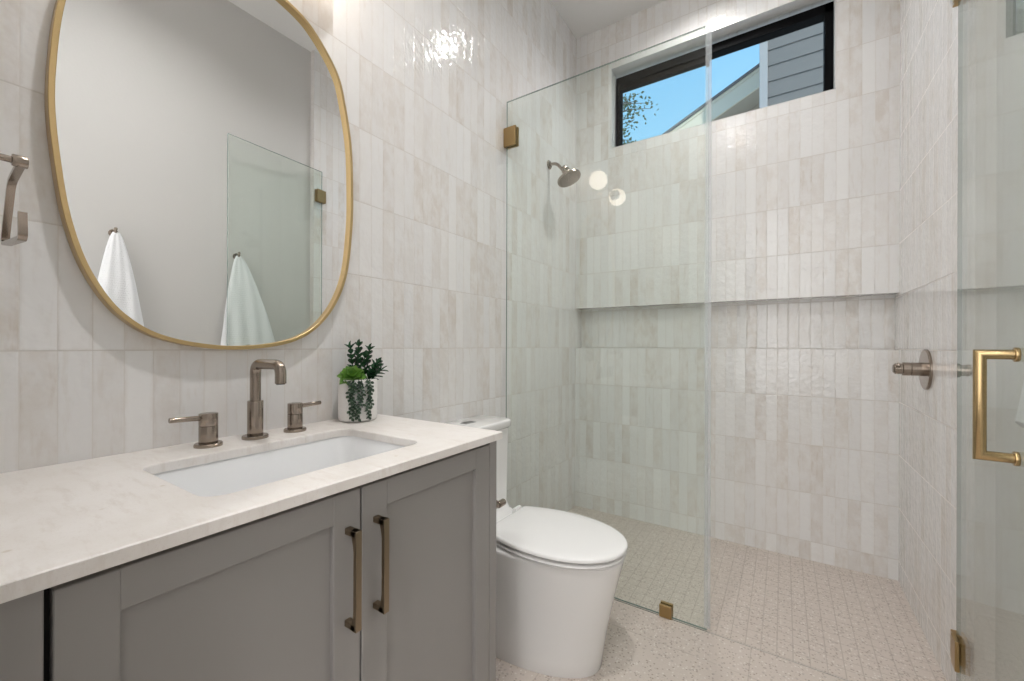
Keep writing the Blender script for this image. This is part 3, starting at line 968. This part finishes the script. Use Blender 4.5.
b.loft([egg(0.03, 0.700, 0.158, 0.0, bw=0.9), egg(0.03, 0.702, 0.160, 0.006, bw=0.9), egg(0.03, 0.708, 0.162, 0.05, bw=0.9), egg(0.03, 0.726, 0.167, 0.16, bw=0.9), egg(0.03, 0.752, 0.174, 0.28, bw=0.9), egg(0.03, 0.772, 0.180, 0.36, bw=0.9),
        egg(0.03, 0.780, 0.182, 0.392, bw=0.9), egg(0.03, 0.781, 0.183, 0.400, bw=0.9), egg(0.032, 0.777, 0.180, 0.4035, bw=0.9)])
b.build('bowl', M['porcelain'], to, angle=60)
def slab(name, z0, z1, xb, xt, hw, mat, dome=0.0, ed=0.005):
    b = MB()
    r_ = [egg(xb + ed, xt - ed, hw - ed, z0), egg(xb, xt, hw, z0 + ed * 0.8), egg(xb, xt, hw, z1 - ed), egg(xb + ed * 0.4, xt - ed * 0.4, hw - ed * 0.4, z1 - ed * 0.3), egg(xb + ed * 1.5, xt - ed * 1.5, hw - ed * 1.5, z1)]
    if dome:
        c_ = Vector(((xb + xt) / 2, TY, 0))
        last = r_[-1]
        for f_ in (0.8, 0.5, 0.2, 0.02):
            r_.append([Vector((c_.x + (p.x - c_.x) * f_, c_.y + (p.y - c_.y) * f_, z1 + dome * (1 - f_ ** 2))) for p in last])
    b.loft(r_)
    return b.build(name, mat, to, angle=50)
slab('seat', 0.4110, 0.4215, 0.300, 0.787, 0.186, M['plastic'])
slab('lid', 0.4290, 0.446, 0.298, 0.790, 0.188, M['plastic'], dome=0.005, ed=0.006)
for s in (-1, 1):
    b = MB(); b.cyl((0.275, TY + s * 0.10, 0.430), (0.275, TY + s * 0.145, 0.430), 0.011, seg=20, bevel=0.002); b.box((0.258, TY + s * 0.122 - 0.02, 0.402), (0.292, TY + s * 0.122 + 0.02, 0.428), 0.004)
    b.build('hinge', M['plastic'], to)
# tank
b = MB()
def trr(x0, x1, hw, z, r): return [Vector((x, y, z)) for x, y in rrect((x0 + x1) / 2, TY, (x1 - x0) / 2, hw, r, 6)]
b.loft([trr(0.012, 0.29, 0.165, 0.38, 0.05), trr(0.012, 0.285, 0.166, 0.402, 0.05), trr(0.012, 0.222, 0.172, 0.418, 0.045), trr(0.012, 0.198, 0.184, 0.445, 0.04), trr(0.012, 0.195, 0.190, 0.60, 0.035), trr(0.012, 0.195, 0.196, 0.768, 0.035)])
b.build('tank', M['porcelain'], to, angle=60)
b = MB()
b.loft([trr(0.010, 0.200, 0.195, 0.7685, 0.036), trr(0.006, 0.206, 0.200, 0.775, 0.038), trr(0.006, 0.207, 0.201, 0.796, 0.038), trr(0.008, 0.205, 0.199, 0.802, 0.036), trr(0.016, 0.197, 0.191, 0.805, 0.032)])
tl = b.build('tank_lid', M['porcelain'], to, angle=60)
b = MB(); b.loft([[Vector((x, y, z)) for x, y in rrect(0.10, TY, 0.019, 0.033, 0.006, 4)] for z in (0.8046, 0.8072)]); b.build('flush_button', M['greysteel'], tl)

# ================================================================== shower glass
GT = 0.010
def pane(b, x0, x1, y0, y1, z0, z1, mat=None):
    """glass slab: big faces slot 0, edges slot 1"""
    t_ = bmesh.new(); bmesh.ops.create_cube(t_, size=1.0)
    for f in t_.faces:
        f.material_index = 0 if abs(f.normal.y) > 0.5 else 1
    for v_ in t_.verts:
        v_.co = Vector(((x0 + x1) / 2 + v_.co.x * (x1 - x0), (y0 + y1) / 2 + v_.co.y * (y1 - y0), (z0 + z1) / 2 + v_.co.z * (z1 - z0)))
        if mat is not None: v_.co = mat @ v_.co
    b._merge(t_)
gp = thing('shower_glass_panel', (0.5, GY, 0.0), 'fixed clear glass shower panel beside the toilet, held by brass clamps', 'glass panel')
b = MB(); pane(b, 0.012, 0.985, GY - GT / 2, GY + GT / 2, 0.003, 2.424)
b.build('glass', [M['glass'], M['glassedge']], gp, smooth=False)
b = MB(); b.box((0.974, GY - 0.009, 0.012), (0.996, GY - 0.0056, 2.423), 0.001); b.box((0.974, GY + 0.0056, 0.012), (0.996, GY + 0.009, 2.423), 0.001); b.box((0.9865, GY - 0.0056, 0.012), (0.996, GY + 0.0056, 2.423), 0.001)
b.build('seal_strip', M['vinyl'], gp, smooth=False)
b = MB()
b.box((0.0005, GY - 0.018, 2.182), (0.076, GY - 0.0055, 2.282), 0.002); b.box((0.0005, GY + 0.0055, 2.182), (0.076, GY + 0.018, 2.282), 0.002)
b.box((0.0004, GY - 0.016, 2.186), (0.011, GY + 0.016, 2.278))
b.build('clamp', M['clampbrass'], gp)
b = MB()
b.box((0.803, GY - 0.018, 0.0015), (0.853, GY - 0.0055, 0.052), 0.002); b.box((0.803, GY + 0.0055, 0.0015), (0.853, GY + 0.018, 0.052), 0.002)
b.box((0.805, GY - 0.016, 0.0008), (0.851, GY + 0.016, 0.0075))
b.build('clamp', M['clampbrass'], gp)

# door, swung open towards the room along the right wall
HXp, HYp, DL = 1.690, GY, 0.655
ang = math.radians(4.2)
dd = Vector((-math.sin(ang), -math.cos(ang), 0))
DM = Matrix.Translation((HXp, HYp, 0)) @ Matrix(((dd.x, -dd.y, 0, 0), (dd.y, dd.x, 0, 0), (0, 0, 1, 0), (0, 0, 0, 1)))
# local: x along the door from the hinge, local y = across the glass; -y faces the right wall or room
sd_door = thing('shower_door', (HXp, HYp, 0.0), 'clear glass shower door swung open along the right wall, with brass handle', 'glass door')
b = MB(); pane(b, 0.006, DL, -GT / 2, GT / 2, 0.012, 2.430, DM)
b.build('glass', [M['glass'], M['glassedge']], sd_door, smooth=False)
for z in (0.211, 2.245):
    b = MB()
    for s in (-1, 1):
        ya, yb_ = sorted((s * 0.0055, s * 0.016))
        b.box((0.004, ya, z - 0.045), (0.054, yb_, z + 0.045), 0.0015, mat=DM)
    b.box((HXp - 0.012, HYp - 0.010, z - 0.045), (W - 0.0005, HYp + 0.022, z + 0.045), 0.0015)
    b.build('hinge', M['clampbrass'], sd_door)
# find which local side faces the room (-x)
side = 1 if (DM.to_3x3() @ Vector((0, 1, 0))).x < 0 else -1
hx_ = 0.532
zt_, zb_, r_ = 1.1235, 0.908, 0.0104
def hpt(yl, z): return DM @ Vector((hx_, yl, z))
so, si = side * 0.060, -side * 0.042
b = MB()
def mitre(yg, yb):
    # square-cornered D of round tube
    pts = [hpt(yg, zt_), hpt(yb, zt_), hpt(yb, zb_), hpt(yg, zb_)]
    out = []
    t_dir = [(pts[k + 1] - pts[k]).normalized() for k in range(3)]
    hv = (DM.to_3x3() @ Vector((1, 0, 0))).normalized()
    rings = []
    for k, p in enumerate(pts):
        t_ = t_dir[min(k, 2)] if k in (0, 3) else None
        if k == 0: tang, sc, nn = t_dir[0], 1.0, t_dir[0].cross(hv)
        elif k == 3: tang, sc, nn = t_dir[2], 1.0, t_dir[2].cross(hv)
        else:
            tang = (t_dir[k - 1] + t_dir[k]).normalized(); nn = tang.cross(hv); sc = math.sqrt(2)
        rings.append([p + hv * (r_ * math.cos(2 * PI * q / 20)) + nn * (r_ * sc * math.sin(2 * PI * q / 20)) for q in range(20)])
    b.loft(rings)
mitre(side * 0.006, so); mitre(-side * 0.006, si)
for z in (zt_, zb_):
    for s in (1, -1):
        p0 = hpt(s * 0.0052, z); p1 = hpt(s * 0.0125, z)
        b.cyl(p0, p1, 0.0150, seg=28, bevel=0.001)
b.build('handle', M['brass'], sd_door, angle=40)

# ================================================================== shower fittings
sh = thing('showerhead', (0.0, 2.31, 2.28), 'bronze-nickel shower head on a bent arm on the left shower wall', 'shower head')
SY = 2.31
b = MB(); b.lathe([(0.028, 0.0003), (0.028, 0.004), (0.022, 0.010), (0.010, 0.012)], (0, SY, 2.275), (1, 0, 0), 32); b.build('flange', M['nickel'], sh)
b = MB(); b.tube(round_path([(0.004, SY, 2.275), (0.052, SY, 2.275), (0.096, SY, 2.222)], [0.03], 8), 0.0095, 18); b.build('arm', M['nickel'], sh, angle=50)
nd = Vector((0.40, 0.0, -0.916)).normalized()
hc = Vector((0.139, SY, 2.160))
b = MB()
b.sphere(hc - nd * 0.075, 0.018)
b.lathe([(0.013, -0.072), (0.024, -0.066), (0.026, -0.056), (0.022, -0.046), (0.026, -0.040), (0.026, -0.030), (0.044, -0.024), (0.050, -0.014), (0.068, -0.010), (0.074, -0.006), (0.075, 0.004), (0.073, 0.008), (0.0, 0.0085)], hc, nd, 40)
hd_ = b.build('head', M['nickel'], sh, angle=30)
b = MB()
q_ = Vector((0, 0, 1)).rotation_difference(nd)
for rr_, nn_ in ((0.058, 26), (0.042, 18), (0.026, 11), (0.010, 5)):
    for k in range(nn_):
        a = 2 * PI * k / nn_
        p = hc + q_ @ Vector((rr_ * math.cos(a), rr_ * math.sin(a), 0.0083))
        b.cyl(p, p + nd * 0.003, 0.0026, 0.0018, 8)
b.build('nozzles', M['rubber'], hd_)
vv_ = thing('shower_valve', (W, 2.245, 1.050), 'round bronze-nickel shower valve with a stubby handle on the right wall', 'shower valve')
VC = Vector((W, 2.245, 1.050))
b = MB(); b.lathe([(0.079, 0.0004), (0.079, 0.006), (0.076, 0.0095), (0.020, 0.011)], VC, (-1, 0, 0), 48); b.build('escutcheon', M['nickel'], vv_)
b = MB()
b.lathe([(0.0265, 0.010), (0.0265, 0.046), (0.0245, 0.0475), (0.0245, 0.049), (0.0265, 0.0505), (0.0265, 0.071), (0.0215, 0.073), (0.0215, 0.094), (0.014, 0.101), (0.0, 0.1015)], VC, (-1, 0, 0), 32)
vh = b.build('handle', M['nickel'], vv_, angle=30)
b = MB(); b.cyl(VC + Vector((-0.086, -0.018, 0.010)), VC + Vector((-0.090, -0.042, 0.020)), 0.006, seg=14, bevel=0.001); b.build('lever', M['nickel'], vh)

# ================================================================== towels on hooks, right wall
def hook(y, z, label):
    h = thing('towel_hook', (RX, y, z), label, 'hook', 'towel hooks on the right wall')
    b = MB(); b.lathe([(0.021, 0.0004), (0.021, 0.006), (0.018, 0.008), (0.007, 0.0085)], (RX, y, z), (-1, 0, 0), 28); b.build('wall_plate', M['nickel'], h)
    b = MB(); b.tube(round_path([(RX - 0.006, y, z), (RX - 0.040, y, z), (RX - 0.040, y, z + 0.018)], [0.008], 5), 0.0062, 14); b.sphere((RX - 0.040, y, z + 0.019), 0.0075, 14, 10)
    b.build('peg', M['nickel'], h)
    return h
def towel(y, z, label, ph, depth=0.030, spread=0.125, lean=0.0):
    b = MB()
    N1, N2 = 72, 30
    rings = []
    x_c = RX - 0.019 - depth * 0.35
    for k in range(N2 + 1):
        t_ = k / N2
        wdt = 0.014 + spread * t_ ** 0.72
        thk = 0.011 + (depth - 0.013) * min(1.0, t_ * 3.0)
        r_ = []
        for q in range(N1):
            a = 2 * PI * q / N1
            fold = 1.0 + 0.30 * t_ ** 0.5 * math.sin(5 * a + ph) * (0.5 + 0.5 * math.cos(2 * a)) + 0.10 * math.sin(9 * a + 2 * ph + 3 * t_)
            yy = wdt * math.cos(a)
            xx = thk * math.sin(a) * fold + 0.005 * math.sin(yy * 70 + ph) * min(1, 2 * t_)
            drop = 0.80 * t_
            low = 0.05 * t_ * abs(math.cos(a)) ** 2 * math.sin(ph + 1.0) - 0.05 * t_ * abs(math.cos(a + 0.4))
            zz_ = z + 0.012 - drop - low
            r_.append(Vector((min(x_c + xx * 0.86, RX - 0.004), y + yy + lean * t_ ** 0.8 + 0.012 * t_ * math.sin(ph * 3), zz_)))
        rings.append(r_)
    b.loft(rings)
    return tag(b.build('towel', M['towel'], angle=70), label, 'towel', 'white towels on wall hooks')
hook(0.676, 1.722, 'bronze-nickel hook holding the white towel nearest the camera, seen in the mirror')
hook(1.262, 1.705, 'bronze-nickel hook holding the white towel behind the open glass door')
towel(0.680, 1.712, 'white terry towel hung in the open, left of the two in the mirror', 0.6, 0.034, 0.135)
towel(1.266, 1.695, 'white terry towel hung behind the open glass shower door', 2.1, 0.014, 0.19, 0.085)
